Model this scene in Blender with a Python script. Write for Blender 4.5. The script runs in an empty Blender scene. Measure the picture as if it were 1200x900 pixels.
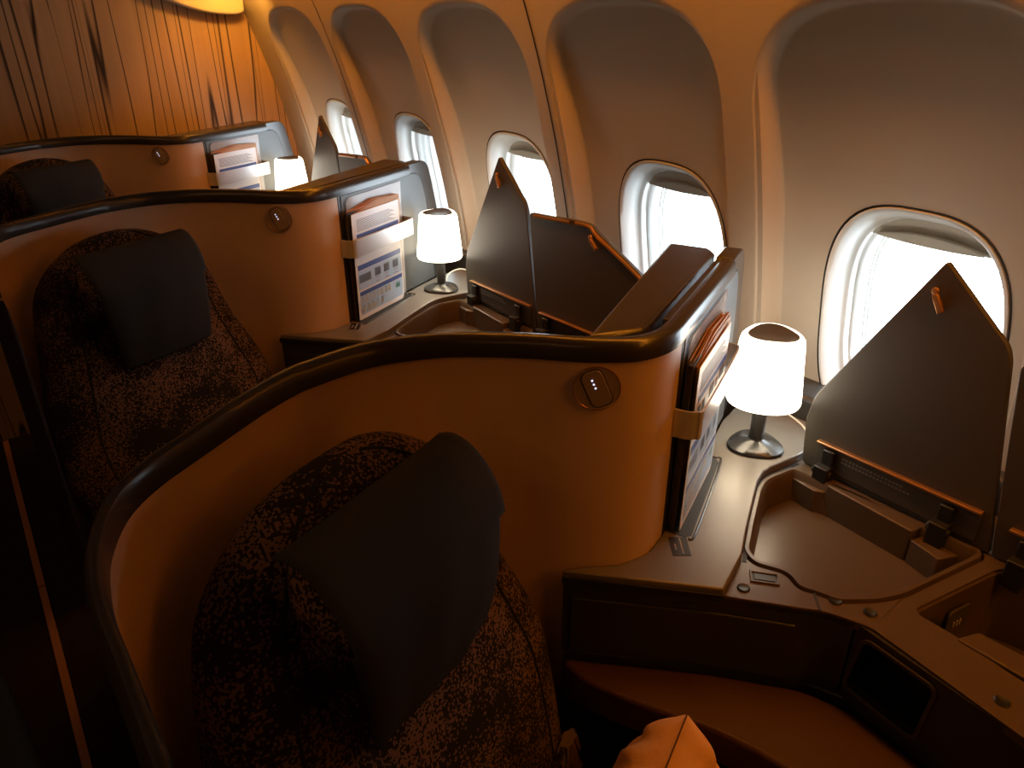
import bpy, bmesh, math, random
import numpy as np
from mathutils import Vector, Matrix
from mathutils.geometry import tessellate_polygon
random.seed(4)
R = math.radians
scn = bpy.context.scene
COL = scn.collection
Z0 = 1.45            # all numbers below are metres from the camera's eye point; the floor lies Z0 under it
P = 1.067            # row pitch: two cabin windows
WP = P / 2

# ------------------------------------------------------------------ camera
cam_d = bpy.data.cameras.new('camera'); cam = bpy.data.objects.new('camera', cam_d); COL.objects.link(cam)
yaw, pitch, roll = R(36.51), R(26.375), R(-0.063)
f = Vector((math.sin(yaw) * math.cos(pitch), math.cos(yaw) * math.cos(pitch), -math.sin(pitch)))
r0 = Vector((math.cos(yaw), -math.sin(yaw), 0)); u0 = r0.cross(f)
r_ = math.cos(roll) * r0 + math.sin(roll) * u0; u_ = -math.sin(roll) * r0 + math.cos(roll) * u0
cam.matrix_world = Matrix(((r_.x, u_.x, -f.x, 0), (r_.y, u_.y, -f.y, 0), (r_.z, u_.z, -f.z, Z0), (0, 0, 0, 1)))
cam_d.sensor_fit = 'HORIZONTAL'; cam_d.sensor_width = 36.0; cam_d.lens = 869.4 / 1200 * 36.0
cam_d.clip_start = 0.02
scn.camera = cam

# ------------------------------------------------------------------ light and exposure
EXPOSURE = 0.0
SKY = 12.0
COVE = 3.6; COVE_COL = (1.0, 0.31, 0.02)
CEIL = 0.9; CEIL_COL = (1.0, 0.42, 0.12)
LAMP = 5.5; LAMP_COL = (1.0, 0.88, 0.68)
END_W = 1.6
scn.view_settings.view_transform = 'Standard'; scn.view_settings.look = 'None'
scn.view_settings.exposure = EXPOSURE; scn.view_settings.gamma = 1; scn.view_settings.use_curve_mapping = False
w = bpy.data.worlds.new('world'); scn.world = w; w.use_nodes = True
w.node_tree.nodes['Background'].inputs[0].default_value = (0.80, 0.92, 1.0, 1); w.node_tree.nodes['Background'].inputs[1].default_value = SKY
scn.cycles.max_bounces = 8; scn.cycles.transparent_max_bounces = 16
scn.cycles.sample_clamp_indirect = 4.0

def area(name, loc, direction, sx, sy, power, col, portal=False):
    d = bpy.data.lights.new(name, 'AREA'); d.shape = 'RECTANGLE'; d.size = sx; d.size_y = sy; d.energy = power; d.color = col
    o = bpy.data.objects.new(name, d); COL.objects.link(o)
    o.location = (loc[0], loc[1], loc[2] + Z0)
    o.rotation_euler = Vector(direction).to_track_quat('-Z', 'Y').to_euler()
    if portal: d.cycles.is_portal = True
    return o
# cove strip hidden under the stowage bins, washing the sidewall; its long axis runs along the cabin
def strip(name, x, z, y0, y1, dx, dz, wdt, power, col):
    d = bpy.data.lights.new(name, 'AREA'); d.shape = 'RECTANGLE'; d.size = wdt; d.size_y = y1 - y0; d.energy = power * (y1 - y0); d.color = col
    o = bpy.data.objects.new(name, d); COL.objects.link(o)
    zax = -Vector((dx, 0, dz)).normalized(); yax = Vector((0, 1, 0)); xax = yax.cross(zax)
    o.matrix_world = Matrix(((xax.x, yax.x, zax.x, x), (xax.y, yax.y, zax.y, (y0 + y1) / 2), (xax.z, yax.z, zax.z, z + Z0), (0, 0, 0, 1)))
strip('cove_light', 0.925, 0.235, -1.6, 2.96, 0.25, -0.97, 0.02, COVE, COVE_COL)
strip('ceiling_wash_light', -1.15, 0.62, -1.0, 2.9, 0.70, -0.71, 0.05, CEIL, CEIL_COL)
area('bulkhead_downlight', (0.98, 2.84, 0.13), (0.04, 0.72, -0.69), 0.10, 0.03, END_W, (1.0, 0.45, 0.06))

# ------------------------------------------------------------------ materials
def nodes(name):
    m = bpy.data.materials.new(name); m.use_nodes = True
    nt = m.node_tree; b = nt.nodes['Principled BSDF']
    return m, nt, b
def mat(name, col, rough=0.5, metal=0.0, spec=0.5, bump=0.0, bscale=200.0, var=0.0, vscale=8.0, emit=None, es=0.0, coat=0.0):
    m, nt, b = nodes(name)
    b.inputs['Base Color'].default_value = (*col, 1); b.inputs['Roughness'].default_value = rough
    b.inputs['Metallic'].default_value = metal; b.inputs['Specular IOR Level'].default_value = spec
    b.inputs['Coat Weight'].default_value = coat
    tc = nt.nodes.new('ShaderNodeTexCoord')
    if var:
        n = nt.nodes.new('ShaderNodeTexNoise'); n.inputs['Scale'].default_value = vscale; n.inputs['Detail'].default_value = 4
        mr = nt.nodes.new('ShaderNodeMapRange'); mr.inputs['To Min'].default_value = 1 - var; mr.inputs['To Max'].default_value = 1 + var
        mx = nt.nodes.new('ShaderNodeVectorMath'); mx.operation = 'SCALE'; mx.inputs[0].default_value = col
        nt.links.new(tc.outputs['Object'], n.inputs['Vector']); nt.links.new(n.outputs['Fac'], mr.inputs['Value'])
        nt.links.new(mr.outputs[0], mx.inputs['Scale']); nt.links.new(mx.outputs[0], b.inputs['Base Color'])
    if bump:
        n2 = nt.nodes.new('ShaderNodeTexNoise'); n2.inputs['Scale'].default_value = bscale; n2.inputs['Detail'].default_value = 3
        bp = nt.nodes.new('ShaderNodeBump'); bp.inputs['Strength'].default_value = bump; bp.inputs['Distance'].default_value = 0.002
        nt.links.new(tc.outputs['Object'], n2.inputs['Vector']); nt.links.new(n2.outputs['Fac'], bp.inputs['Height']); nt.links.new(bp.outputs[0], b.inputs['Normal'])
    if emit:
        b.inputs['Emission Color'].default_value = (*emit, 1); b.inputs['Emission Strength'].default_value = es
    return m
M = {}
M['sidewall'] = mat('sidewall_cream', (0.60, 0.53, 0.43), 0.55, bump=0.15, bscale=260)
M['bezel'] = mat('bezel_offwhite', (0.84, 0.83, 0.80), 0.5)
M['blackgap'] = mat('dark_gap', (0.01, 0.01, 0.012), 0.6)
M['shade'] = mat('shade_cream', (0.52, 0.47, 0.38), 0.45)
M['beige'] = mat('beige_shell', (0.60, 0.42, 0.27), 0.42, bump=0.04, bscale=500)
M['rim'] = mat('charcoal_rim', (0.038, 0.033, 0.030), 0.26)
M['pocket'] = mat('slate_pocket_wall', (0.062, 0.064, 0.063), 0.42, bump=0.03, bscale=600)
M['plate'] = mat('bronze_grey_console', (0.185, 0.165, 0.140), 0.34, metal=0.25, bump=0.03, bscale=700)
M['deck'] = mat('umber_console_deck', (0.105, 0.073, 0.046), 0.32, metal=0.2, bump=0.03, bscale=700)
M['fascia'] = mat('dark_console_front', (0.032, 0.031, 0.028), 0.38)
M['lid'] = mat('umber_lid', (0.062, 0.052, 0.040), 0.48, bump=0.08, bscale=900)
M['bronze'] = mat('copper_bronze_trim', (0.42, 0.22, 0.09), 0.3, metal=0.7)
M['black'] = mat('matt_black_plastic', (0.012, 0.012, 0.012), 0.45)
M['alu'] = mat('brushed_aluminium', (0.66, 0.66, 0.68), 0.30, metal=0.4)
M['lampbase'] = mat('dark_nickel', (0.05, 0.046, 0.042), 0.25, metal=0.5)
M['shadewhite'] = mat('opal_lampshade', (0.9, 0.88, 0.82), 0.4, emit=LAMP_COL, es=LAMP)
M['lampcap'] = mat('lamp_top_opening', (0.10, 0.08, 0.05), 0.35, metal=0.4)
M['cord'] = mat('ivory_cord', (0.6, 0.55, 0.45), 0.5)
M['towel'] = mat('slate_towel', (0.040, 0.043, 0.046), 0.95, spec=0.1, bump=0.5, bscale=700)
M['leather'] = mat('russet_armrest', (0.060, 0.024, 0.011), 0.42, bump=0.1, bscale=500)
M['pillow'] = mat('tan_pillow', (0.70, 0.40, 0.20), 0.7, bump=0.9, bscale=38, var=0.12, vscale=14)
M['paper'] = mat('white_paper', (0.78, 0.78, 0.80), 0.35)
M['blueink'] = mat('navy_ink', (0.06, 0.11, 0.36), 0.4)
M['lightblue'] = mat('pale_blue_ink', (0.42, 0.58, 0.78), 0.4)
M['greyink'] = mat('grey_print', (0.13, 0.13, 0.16), 0.5)
M['skinink'] = mat('yellow_print', (0.75, 0.60, 0.36), 0.5)
M['redink'] = mat('red_print', (0.5, 0.12, 0.10), 0.5)
M['greenink'] = mat('green_print', (0.10, 0.36, 0.28), 0.5)
M['kraft'] = mat('kraft_pages', (0.50, 0.27, 0.12), 0.6, var=0.2, vscale=40)
M['darkcover'] = mat('dark_cover', (0.03, 0.025, 0.022), 0.4)
M['led'] = mat('led_white', (0.5, 0.5, 0.8), 0.4, emit=(0.6, 0.62, 1.0), es=2.2)
M['keygrey'] = mat('button_taupe', (0.36, 0.28, 0.20), 0.38, metal=0.25)
M['carpet'] = mat('dark_carpet', (0.03, 0.018, 0.012), 0.95, spec=0.1, bump=0.6, bscale=400, var=0.3, vscale=30)
M['strip'] = mat('brown_track_cover', (0.45, 0.20, 0.09), 0.5)
M['shelldark'] = mat('dark_shell_back', (0.014, 0.010, 0.008), 0.8, spec=0.2)
M['ceiling'] = mat('ceiling_panel', (0.35, 0.30, 0.25), 0.6)
M['lining'] = mat('left_lining', (0.12, 0.09, 0.07), 0.6)
M['valance'] = mat('bin_end_cream', (0.62, 0.55, 0.45), 0.45)
M['bluefabric'] = mat('dark_blue_fabric', (0.02, 0.024, 0.030), 0.9, spec=0.15, bump=0.4, bscale=500)
M['print'] = mat('label_print', (0.45, 0.40, 0.34), 0.5)
M['dim_print'] = mat('lid_print', (0.22, 0.18, 0.15), 0.5)

def glass_mat(name, tint, gloss, rough=0.02, base_=0.0):
    m = bpy.data.materials.new(name); m.use_nodes = True; nt = m.node_tree; nt.nodes.clear()
    out = nt.nodes.new('ShaderNodeOutputMaterial'); tr = nt.nodes.new('ShaderNodeBsdfTransparent'); gl = nt.nodes.new('ShaderNodeBsdfGlossy')
    tr.inputs[0].default_value = (*tint, 1); gl.inputs['Roughness'].default_value = rough
    fr = nt.nodes.new('ShaderNodeLayerWeight'); fr.inputs[0].default_value = 0.12
    ma = nt.nodes.new('ShaderNodeMath'); ma.operation = 'MULTIPLY'; ma.inputs[1].default_value = gloss; ma.use_clamp = True
    mx = nt.nodes.new('ShaderNodeMixShader')
    ad = nt.nodes.new('ShaderNodeMath'); ad.operation = 'ADD'; ad.inputs[1].default_value = base_
    nt.links.new(fr.outputs[0], ma.inputs[0]); nt.links.new(ma.outputs[0], ad.inputs[0]); nt.links.new(ad.outputs[0], mx.inputs[0])
    nt.links.new(tr.outputs[0], mx.inputs[1]); nt.links.new(gl.outputs[0], mx.inputs[2]); nt.links.new(mx.outputs[0], out.inputs[0])
    return m
M['pane'] = glass_mat('window_pane', (0.96, 0.98, 1.0), 0.8)
M['plastic'] = glass_mat('clear_wrap', (0.90, 0.90, 0.92), 2.0, 0.10, 0.42)
def acrylic():
    m, nt, b = nodes('clear_acrylic'); b.inputs['Base Color'].default_value = (0.62, 0.60, 0.60, 1); b.inputs['Roughness'].default_value = 0.15
    b.inputs['Alpha'].default_value = 0.42
    return m
M['acrylic'] = acrylic()

def seat_fabric():
    m, nt, b = nodes('mottled_seat_fabric'); L = nt.links; N = nt.nodes.new
    b.inputs['Roughness'].default_value = 0.95; b.inputs['Specular IOR Level'].default_value = 0.12
    tc = N('ShaderNodeTexCoord')
    sc = N('ShaderNodeVectorMath'); sc.operation = 'SCALE'; sc.inputs['Scale'].default_value = 380
    fl = N('ShaderNodeVectorMath'); fl.operation = 'FLOOR'; wn = N('ShaderNodeTexWhiteNoise'); wn.noise_dimensions = '3D'
    L.new(tc.outputs['Object'], sc.inputs[0]); L.new(sc.outputs[0], fl.inputs[0]); L.new(fl.outputs[0], wn.inputs['Vector'])
    ns = N('ShaderNodeTexNoise'); ns.inputs['Scale'].default_value = 11; ns.inputs['Detail'].default_value = 2.5
    L.new(tc.outputs['Object'], ns.inputs['Vector'])
    mr = N('ShaderNodeMapRange'); mr.inputs['From Min'].default_value = 0.33; mr.inputs['From Max'].default_value = 0.80; mr.inputs['To Min'].default_value = 0.0; mr.inputs['To Max'].default_value = 1.0
    L.new(ns.outputs['Fac'], mr.inputs['Value'])
    lt = N('ShaderNodeMath'); lt.operation = 'LESS_THAN'; L.new(wn.outputs['Value'], lt.inputs[0]); L.new(mr.outputs[0], lt.inputs[1])
    mx = N('ShaderNodeMix'); mx.data_type = 'RGBA'; mx.inputs['A'].default_value = (0.020, 0.017, 0.016, 1); mx.inputs['B'].default_value = (0.165, 0.105, 0.075, 1)
    L.new(lt.outputs[0], mx.inputs['Factor']); L.new(mx.outputs['Result'], b.inputs['Base Color'])
    bp = N('ShaderNodeBump'); bp.inputs['Strength'].default_value = 0.3; bp.inputs['Distance'].default_value = 0.001
    L.new(wn.outputs['Value'], bp.inputs['Height']); L.new(bp.outputs[0], b.inputs['Normal'])
    return m
M['fabric'] = seat_fabric()

def wood():
    m, nt, b = nodes('veined_wood_veneer'); L = nt.links; N = nt.nodes.new
    b.inputs['Roughness'].default_value = 0.45
    tc = N('ShaderNodeTexCoord')
    def stretched(sx, sz, scale, detail, rough=0.5):
        mp = N('ShaderNodeMapping'); mp.inputs['Scale'].default_value = (sx, 1, sz); n = N('ShaderNodeTexNoise')
        n.inputs['Scale'].default_value = scale; n.inputs['Detail'].default_value = detail; n.inputs['Roughness'].default_value = rough
        L.new(tc.outputs['Object'], mp.inputs['Vector']); L.new(mp.outputs[0], n.inputs['Vector']); return n
    # veins: thin contour lines of a vertically stretched noise
    def vein(n, level, wid):
        s = N('ShaderNodeMath'); s.operation = 'SUBTRACT'; s.inputs[1].default_value = level; L.new(n.outputs['Fac'], s.inputs[0])
        a = N('ShaderNodeMath'); a.operation = 'ABSOLUTE'; L.new(s.outputs[0], a.inputs[0])
        mr = N('ShaderNodeMapRange'); mr.interpolation_type = 'SMOOTHSTEP'; mr.inputs['From Max'].default_value = wid; mr.inputs['To Min'].default_value = 0.0; mr.inputs['To Max'].default_value = 1.0
        L.new(a.outputs[0], mr.inputs['Value']); return mr.outputs[0]
    na = stretched(5.0, 0.17, 1.5, 1.6); nb = stretched(9.0, 0.24, 1.1, 2.0); nc = stretched(26, 0.25, 1.5, 3)
    base = N('ShaderNodeMix'); base.data_type = 'RGBA'; base.inputs['A'].default_value = (0.40, 0.25, 0.14, 1); base.inputs['B'].default_value = (0.60, 0.40, 0.23, 1)
    L.new(nc.outputs['Fac'], base.inputs['Factor'])
    prev = base.outputs['Result']
    mu = None
    for n, lv, wd in ((na, 0.5, 0.011), (na, 0.40, 0.008), (na, 0.60, 0.009), (nb, 0.53, 0.007)):
        v = vein(n, lv, wd)
        if mu is None: mu = v
        else:
            q = N('ShaderNodeMath'); q.operation = 'MINIMUM'; L.new(mu, q.inputs[0]); L.new(v, q.inputs[1]); mu = q.outputs[0]
    mx = N('ShaderNodeMix'); mx.data_type = 'RGBA'; mx.inputs['A'].default_value = (0.03, 0.014, 0.008, 1)
    L.new(mu, mx.inputs['Factor']); L.new(prev, mx.inputs['B']); L.new(mx.outputs['Result'], b.inputs['Base Color'])
    return m
M['wood'] = wood()

# ------------------------------------------------------------------ mesh helpers
class MB:
    """collects shapes (camera-relative metres) and links them as ONE mesh object"""
    def __init__(s): s.v = []; s.f = []; s.mi = []; s.cur = 0
    def add(s, vs, fs):
        o = len(s.v); s.v += [tuple(p) for p in vs]
        for q in fs: s.f.append(tuple(i + o for i in q)); s.mi.append(s.cur)
        return s
    def prism(s, poly, z0, z1, to=None, holes=()):
        """poly (a,b) extruded along a third axis; to maps (a,b,c) to xyz"""
        to = to or (lambda a, b, c: (a, b, c))
        loops = [poly] + list(holes); flat = [p for l in loops for p in l]; n = len(flat)
        vs = [to(p[0], p[1], z0) for p in flat] + [to(p[0], p[1], z1) for p in flat]
        tris = tessellate_polygon([[Vector((p[0], p[1], 0)) for p in l] for l in loops])
        fs = []
        if not holes:
            fs.append(tuple(range(n))); fs.append(tuple(range(2 * n - 1, n - 1, -1)))
        else:
            for t in tris: fs.append(tuple(t)); fs.append(tuple(i + n for i in reversed(t)))
        o = 0
        for l in loops:
            k = len(l)
            for i in range(k):
                j = (i + 1) % k; fs.append((o + i, o + j, n + o + j, n + o + i))
            o += k
        return s.add(vs, fs)
    def box(s, x0, x1, y0, y1, z0, z1, to=None):
        return s.prism([(x0, y0), (x1, y0), (x1, y1), (x0, y1)], z0, z1, to)
    def loft(s, rings, close=True, caps=True):
        n = len(rings[0]); vs = [p for r in rings for p in r]; fs = []
        for i in range(len(rings) - 1):
            for j in range(n if close else n - 1):
                k = (j + 1) % n; fs.append((i * n + j, i * n + k, (i + 1) * n + k, (i + 1) * n + j))
        if caps and close:
            fs.append(tuple(range(n - 1, -1, -1))); o = (len(rings) - 1) * n; fs.append(tuple(range(o, o + n)))
        return s.add(vs, fs)
    def tube(s, path, rad, n=10, closed=False):
        pts = [Vector(p) for p in path]; rings = []; m = len(pts)
        up = None
        for i, p in enumerate(pts):
            a = pts[(i - 1) % m] if (closed or i > 0) else p; b = pts[(i + 1) % m] if (closed or i < m - 1) else p
            t = (b - a).normalized()
            if up is None:
                up = Vector((0, 0, 1)) if abs(t.z) < 0.9 else Vector((1, 0, 0))
            x = t.cross(up).normalized(); up = x.cross(t).normalized()
            rings.append([p + (x * math.cos(2 * math.pi * k / n) + up * math.sin(2 * math.pi * k / n)) * rad for k in range(n)])
        if closed: rings.append(rings[0]); return s.loft(rings, True, False)
        return s.loft(rings)
    def sweep(s, path, prof, closed_prof=True, caps=True, nrm=None, thick=None):
        """vertical-profile sweep: path (x,y) in plan, prof (off,z); off runs along nrm"""
        nr = nrm or normals(path)
        th = thick or [1] * len(path)
        rings = [[(p[0] + n[0] * o * k, p[1] + n[1] * o * k, z) for o, z in prof] for p, n, k in zip(path, nr, th)]
        return s.loft(rings, closed_prof, caps and closed_prof)
    def build(s, name, mats, parent=None, base=None, bevel=0, seg=2, smooth=True, angle=35, sub=0, weld=False, solid=0):
        if parent is not None and base is None: base = parent['_b']
        base = base or (0, 0, 0)
        me = bpy.data.meshes.new(name)
        me.from_pydata([(p[0] - base[0], p[1] - base[1], p[2] - base[2]) for p in s.v], [], s.f)
        mats = mats if isinstance(mats, (list, tuple)) else [mats]
        for m in mats: me.materials.append(M[m])
        me.polygons.foreach_set('material_index', s.mi)
        bm = bmesh.new(); bm.from_mesh(me)
        if weld: bmesh.ops.remove_doubles(bm, verts=bm.verts, dist=1e-5)
        bmesh.ops.recalc_face_normals(bm, faces=bm.faces); bm.to_mesh(me); bm.free()
        o = bpy.data.objects.new(name, me); COL.objects.link(o)
        if smooth:
            me.polygons.foreach_set('use_smooth', [True] * len(me.polygons))
            me.set_sharp_from_angle(angle=R(angle))
        if solid:
            md = o.modifiers.new('solid', 'SOLIDIFY'); md.thickness = solid; md.offset = 0
        if bevel:
            md = o.modifiers.new('bevel', 'BEVEL'); md.width = bevel; md.segments = seg; md.limit_method = 'ANGLE'; md.angle_limit = R(40); md.harden_normals = False
        if sub:
            md = o.modifiers.new('sub', 'SUBSURF'); md.levels = sub; md.render_levels = sub
        if parent is not None: o.parent = parent; pb = parent['_b']; o.location = (base[0] - pb[0], base[1] - pb[1], base[2] - pb[2])
        else: o.location = (base[0], base[1], base[2] + Z0)
        o['_b'] = list(base)
        return o
def normals(path):
    out = []
    for i, p in enumerate(path):
        a = path[max(i - 1, 0)]; b = path[min(i + 1, len(path) - 1)]
        d = Vector((b[0] - a[0], b[1] - a[1])).normalized(); out.append((d.y, -d.x))
    return out
def rounded(poly, r, n=5):
    out = []; k = len(poly); rr = r if isinstance(r, (list, tuple)) else [r] * k
    for i in range(k):
        p = Vector(poly[i]); a = Vector(poly[i - 1]); b = Vector(poly[(i + 1) % k])
        da = (a - p); db = (b - p); d = min(rr[i], .45 * da.length, .45 * db.length)
        if d < 1e-5: out.append(tuple(p)); continue
        q0 = p + da.normalized() * d; q2 = p + db.normalized() * d
        for j in range(n + 1):
            t = j / n; out.append(tuple(q0 * (1 - t) ** 2 + p * 2 * t * (1 - t) + q2 * t * t))
    return out
def spline(pts, n=6):
    pts = [Vector(p) for p in pts]; out = []
    for i in range(len(pts) - 1):
        p0 = pts[max(i - 1, 0)]; p1 = pts[i]; p2 = pts[i + 1]; p3 = pts[min(i + 2, len(pts) - 1)]
        for j in range(n):
            t = j / n
            out.append(tuple(0.5 * ((2 * p1) + (p2 - p0) * t + (2 * p0 - 5 * p1 + 4 * p2 - p3) * t * t + (3 * p1 - p0 - 3 * p2 + p3) * t ** 3)))
    out.append(tuple(pts[-1])); return out
def inset(poly, d):
    """moves every edge of a polygon inward by d"""
    k = len(poly); area2 = sum(poly[i][0] * poly[(i + 1) % k][1] - poly[(i + 1) % k][0] * poly[i][1] for i in range(k))
    sg = 1 if area2 > 0 else -1; out = []
    for i in range(k):
        p = Vector(poly[i]); a = (p - Vector(poly[i - 1])).normalized(); b = (Vector(poly[(i + 1) % k]) - p).normalized()
        na = Vector((-a.y, a.x)) * sg; nb = Vector((-b.y, b.x)) * sg; h = na + nb
        out.append(tuple(p + h * (d / max(0.35, 1 + na.dot(nb)))))
    return out
def tag(o, label=None, cat=None, group=None, kind=None):
    if label: o['label'] = label
    if cat: o['category'] = cat
    if group: o['group'] = group
    if kind: o['kind'] = kind
    return o
def thing(name, base, label=None, cat=None, group=None, kind=None):
    o = bpy.data.objects.new(name, None); COL.objects.link(o); o.empty_display_size = 0.05
    o.location = (base[0], base[1], base[2] + Z0); o['_b'] = list(base)
    return tag(o, label, cat, group, kind)
def copy_tree(o, parent=None):
    c = o.copy(); COL.objects.link(c)
    if parent is not None: c.parent = parent
    for ch in list(o.children): copy_tree(ch, c)
    return c

# ------------------------------------------------------------------ the setting
ZP = [-1.46, -0.9, -0.7, -0.5, -0.44, -0.3, -0.19, -0.07, 0.03, 0.15, 0.36]
XP = [1.245, 1.235, 1.222, 1.196, 1.184, 1.150, 1.119, 1.081, 1.046, 0.99, 0.86]
_co = np.polyfit(ZP, XP, 5)
def X(z): return float(np.polyval(_co, z)) if z > -0.9 else float(np.polyval(_co, -0.9)) + (-0.9 - z) * 0.01
def XR(z):
    t = min(max((0.02 - z) / 0.29, 0), 1)
    return X(z) + 0.020 + 0.030 * t
WC = [0.548 + WP * k for k in range(0, 5)]           # window centres; the nearest is the third of the row counted from behind the camera
ZC = -0.502
def bez(dy, dz, hy=.160, hz=.234, n=2.9): return (abs(dy) / hy) ** n + (abs(dz) / hz) ** n < 1
def rec_in(y, z, g=0.0):
    hy = .213 + g + ((.010 + .020 * (g > 0)) if y > 0 else 0); top = 0.018 + g; zc = -.155; hz = top - zc
    if z < zc: return abs(y) < hy and z > -0.98 - g
    return (abs(y) / hy) ** 2.8 + ((z - zc) / hz) ** 2.8 < 1
def radial(test, c, s, far=2.0):
    a, b = 0.0, far
    for _ in range(40):
        m_ = (a + b) / 2
        if test(c * m_, s * m_): a = m_
        else: b = m_
    return a
NA = 180
def angles(y0, y1, z0, z1):
    an = [2 * math.pi * k / NA for k in range(NA)]
    for yy in (y0, y1):
        for zz in (z0, z1):
            t = math.atan2(zz, yy) % (2 * math.pi); i = min(range(NA), key=lambda k: abs((an[k] - t + math.pi) % (2 * math.pi) - math.pi)); an[i] = t
    return sorted(an)
OFFY = 0.02
TOPZ, BOTZ = 0.34, -1.448
side = MB()
for yc in WC:
    y0, y1 = -WP / 2 + OFFY, WP / 2 + OFFY; an = angles(y0, y1, BOTZ - ZC, TOPZ - ZC)
    cell = lambda a, b: y0 < a < y1 and BOTZ - ZC < b < TOPZ - ZC
    rings = []
    Lb = []; Li = []; Lo = []; Lc = []
    for t in an:
        c, s = math.cos(t), math.sin(t)
        Lb.append(radial(lambda a, b: bez(a, b), c, s)); Li.append(radial(lambda a, b: rec_in(a - OFFY, b + ZC), c, s))
        Lo.append(radial(lambda a, b: rec_in(a - OFFY, b + ZC, 0.008), c, s)); Lc.append(radial(cell, c, s, 3))
    def ring(La, Lb_, q, fx):
        out = []
        for t, a, b in zip(an, La, Lb_):
            rr = a * (1 - q) + b * q; y = rr * math.cos(t); z = rr * math.sin(t) + ZC
            out.append((fx(z), yc + y, z))
        return out
    for q in (0, .2, .4, .6, .8, .93, .985, 1): rings.append(ring(Lb, Li, q, XR))
    for q in (.12, .3, .5, .7, .88):
        k_ = q * q * (3 - 2 * q); rings.append(ring(Li, Lo, q, lambda z, k_=k_: (1 - k_) * XR(z) + k_ * X(z)))
    for q in (0, .03, .15, .4, .7, 1): rings.append(ring(Lo, Lc, q, X))
    side.loft(rings, True, False)
yend = WC[-1] + OFFY + WP / 2
for k in range(6):
    yb = WC[0] + OFFY - WP / 2 + WP * k; zz_ = np.linspace(BOTZ, TOPZ, 80)
    side.loft([[(X(z) + .003, yb - .03, z) for z in zz_], [(X(z) + .003, yb + .03, z) for z in zz_]], False, False)
zs = np.linspace(BOTZ, TOPZ, 40)
side.loft([[(X(z), yend, z) for z in zs], [(X(z), 3.13, z) for z in zs]], False, False)
yst = WC[0] + OFFY - WP / 2
side.loft([[(X(z), -2.2, z) for z in zs], [(X(z), yst, z) for z in zs]], False, False)
wall_right = tag(side.build('wall_right', 'sidewall', weld=True, angle=120), kind='structure')
for k in (1, 3):                                       # joints between sidewall panels
    y = WC[0] + OFFY - WP / 2 + WP * k + WP
    y = WC[k] + OFFY - WP / 2 + WP
    if y > 3.0: continue
    m = MB(); m.loft([[(X(z) - .0012, y - .0025, z) for z in zs], [(X(z) - .0012, y + .0025, z) for z in zs]], False, False)
    m.build('panel_joint', 'blackgap', wall_right)
m = MB(); m.prism([(1.17, -.655), (1.178, -.648), (1.30, -.648), (1.30, -.80), (1.17, -.80)], -2.2, 3.1, lambda a, b, c: (a + .02, c, b))
tag(m.build('trim_1', 'fascia', bevel=.004), kind='structure')

def sup(hy, hz, n=2.9, k=96):
    out = []
    for i in range(k):
        t = 2 * math.pi * i / k; c, s = math.cos(t), math.sin(t)
        rr = 1 / ((abs(c) / hy) ** n + (abs(s) / hz) ** n) ** (1 / n); out.append((rr * c, rr * s))
    return out
def wring(yc, hy, hz, off, n=2.9): return [(X(ZC + b) + off, yc + a, ZC + b) for a, b in sup(hy, hz, n)]
for i, yc in enumerate(WC):
    wn = i
    base = (X(ZC) + .05, yc, ZC)
    wdw = thing('window_%d' % (i + 1), base, kind='structure')
    m = MB(); m.loft([wring(yc, .1607, .2347, .056), wring(yc, .1602, .2342, .049), wring(yc, .1585, .2325, .049), wring(yc, .1565, .2305, .056)], True, False)
    m.build('gasket', 'blackgap', wdw)
    m = MB(); m.loft([wring(yc, .1575, .2315, .056), wring(yc, .156, .230, .0475), wring(yc, .152, .226, .047), wring(yc, .148, .221, .053), wring(yc, .141, .212, .075), wring(yc, .1385, .209, .092),
                      wring(yc, .1345, .205, .094), wring(yc, .1335, .204, .100), wring(yc, .1335, .204, .112), wring(yc, .130, .200, .114), wring(yc, .129, .199, .150)], True, False)
    m.build('bezel', 'bezel', wdw, angle=60)
    m = MB(); m.loft([wring(yc, .129, .199, .150), wring(yc, .1265, .196, .151), wring(yc, .1265, .196, .158), wring(yc, .124, .193, .159), wring(yc, .121, .190, .230)], True, False)
    m.build('outer_reveal', 'bezel', wdw, angle=60)
    m = MB(); m.add(wring(yc, .131, .201, .128), [tuple(range(96))]); m.build('pane', 'pane', wdw, smooth=False)
    # pulled-up sunshade showing its lower lip
    zt = -.338
    pl = [(a, b) for a, b in sup(.1335, .2035) if ZC + b > zt]
    pl.sort(key=lambda p: math.atan2(p[1], p[0]))
    e = radial(lambda a, b: bez(a, zt - ZC, .1335, .2035), 1, 0)
    pl = [(e, zt - ZC)] + pl + [(-e, zt - ZC)]
    sh = MB(); sh.prism(pl, .101, .105, lambda a, b, c: (X(ZC + b) + c, yc + a, ZC + b))
    s_ = sh.build('sunshade', 'shade', wdw, bevel=.001)
    hd = MB(); ring_ = []
    arc = [(-.088 + .176 * j / 14, zt + .006 + .012 * (1 - (2 * j / 14 - 1) ** 2)) for j in range(15)]
    lo = [(.088 - .176 * j / 14, zt + .002 - .004 * (1 - (2 * j / 14 - 1) ** 2)) for j in range(15)]
    hd.prism([(a, b) for a, b in arc] + lo, .088, .101, lambda a, b, c: (X(b) + c, yc + a, b))
    hd.build('shade_handle', 'shade', s_, base=base, bevel=.004, seg=3)
    if wn:
        pass
    area('window_portal', (X(ZC) + .24, yc, ZC), (-1, 0, 0), .40, .26, 1, (1, 1, 1), portal=True)

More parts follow.
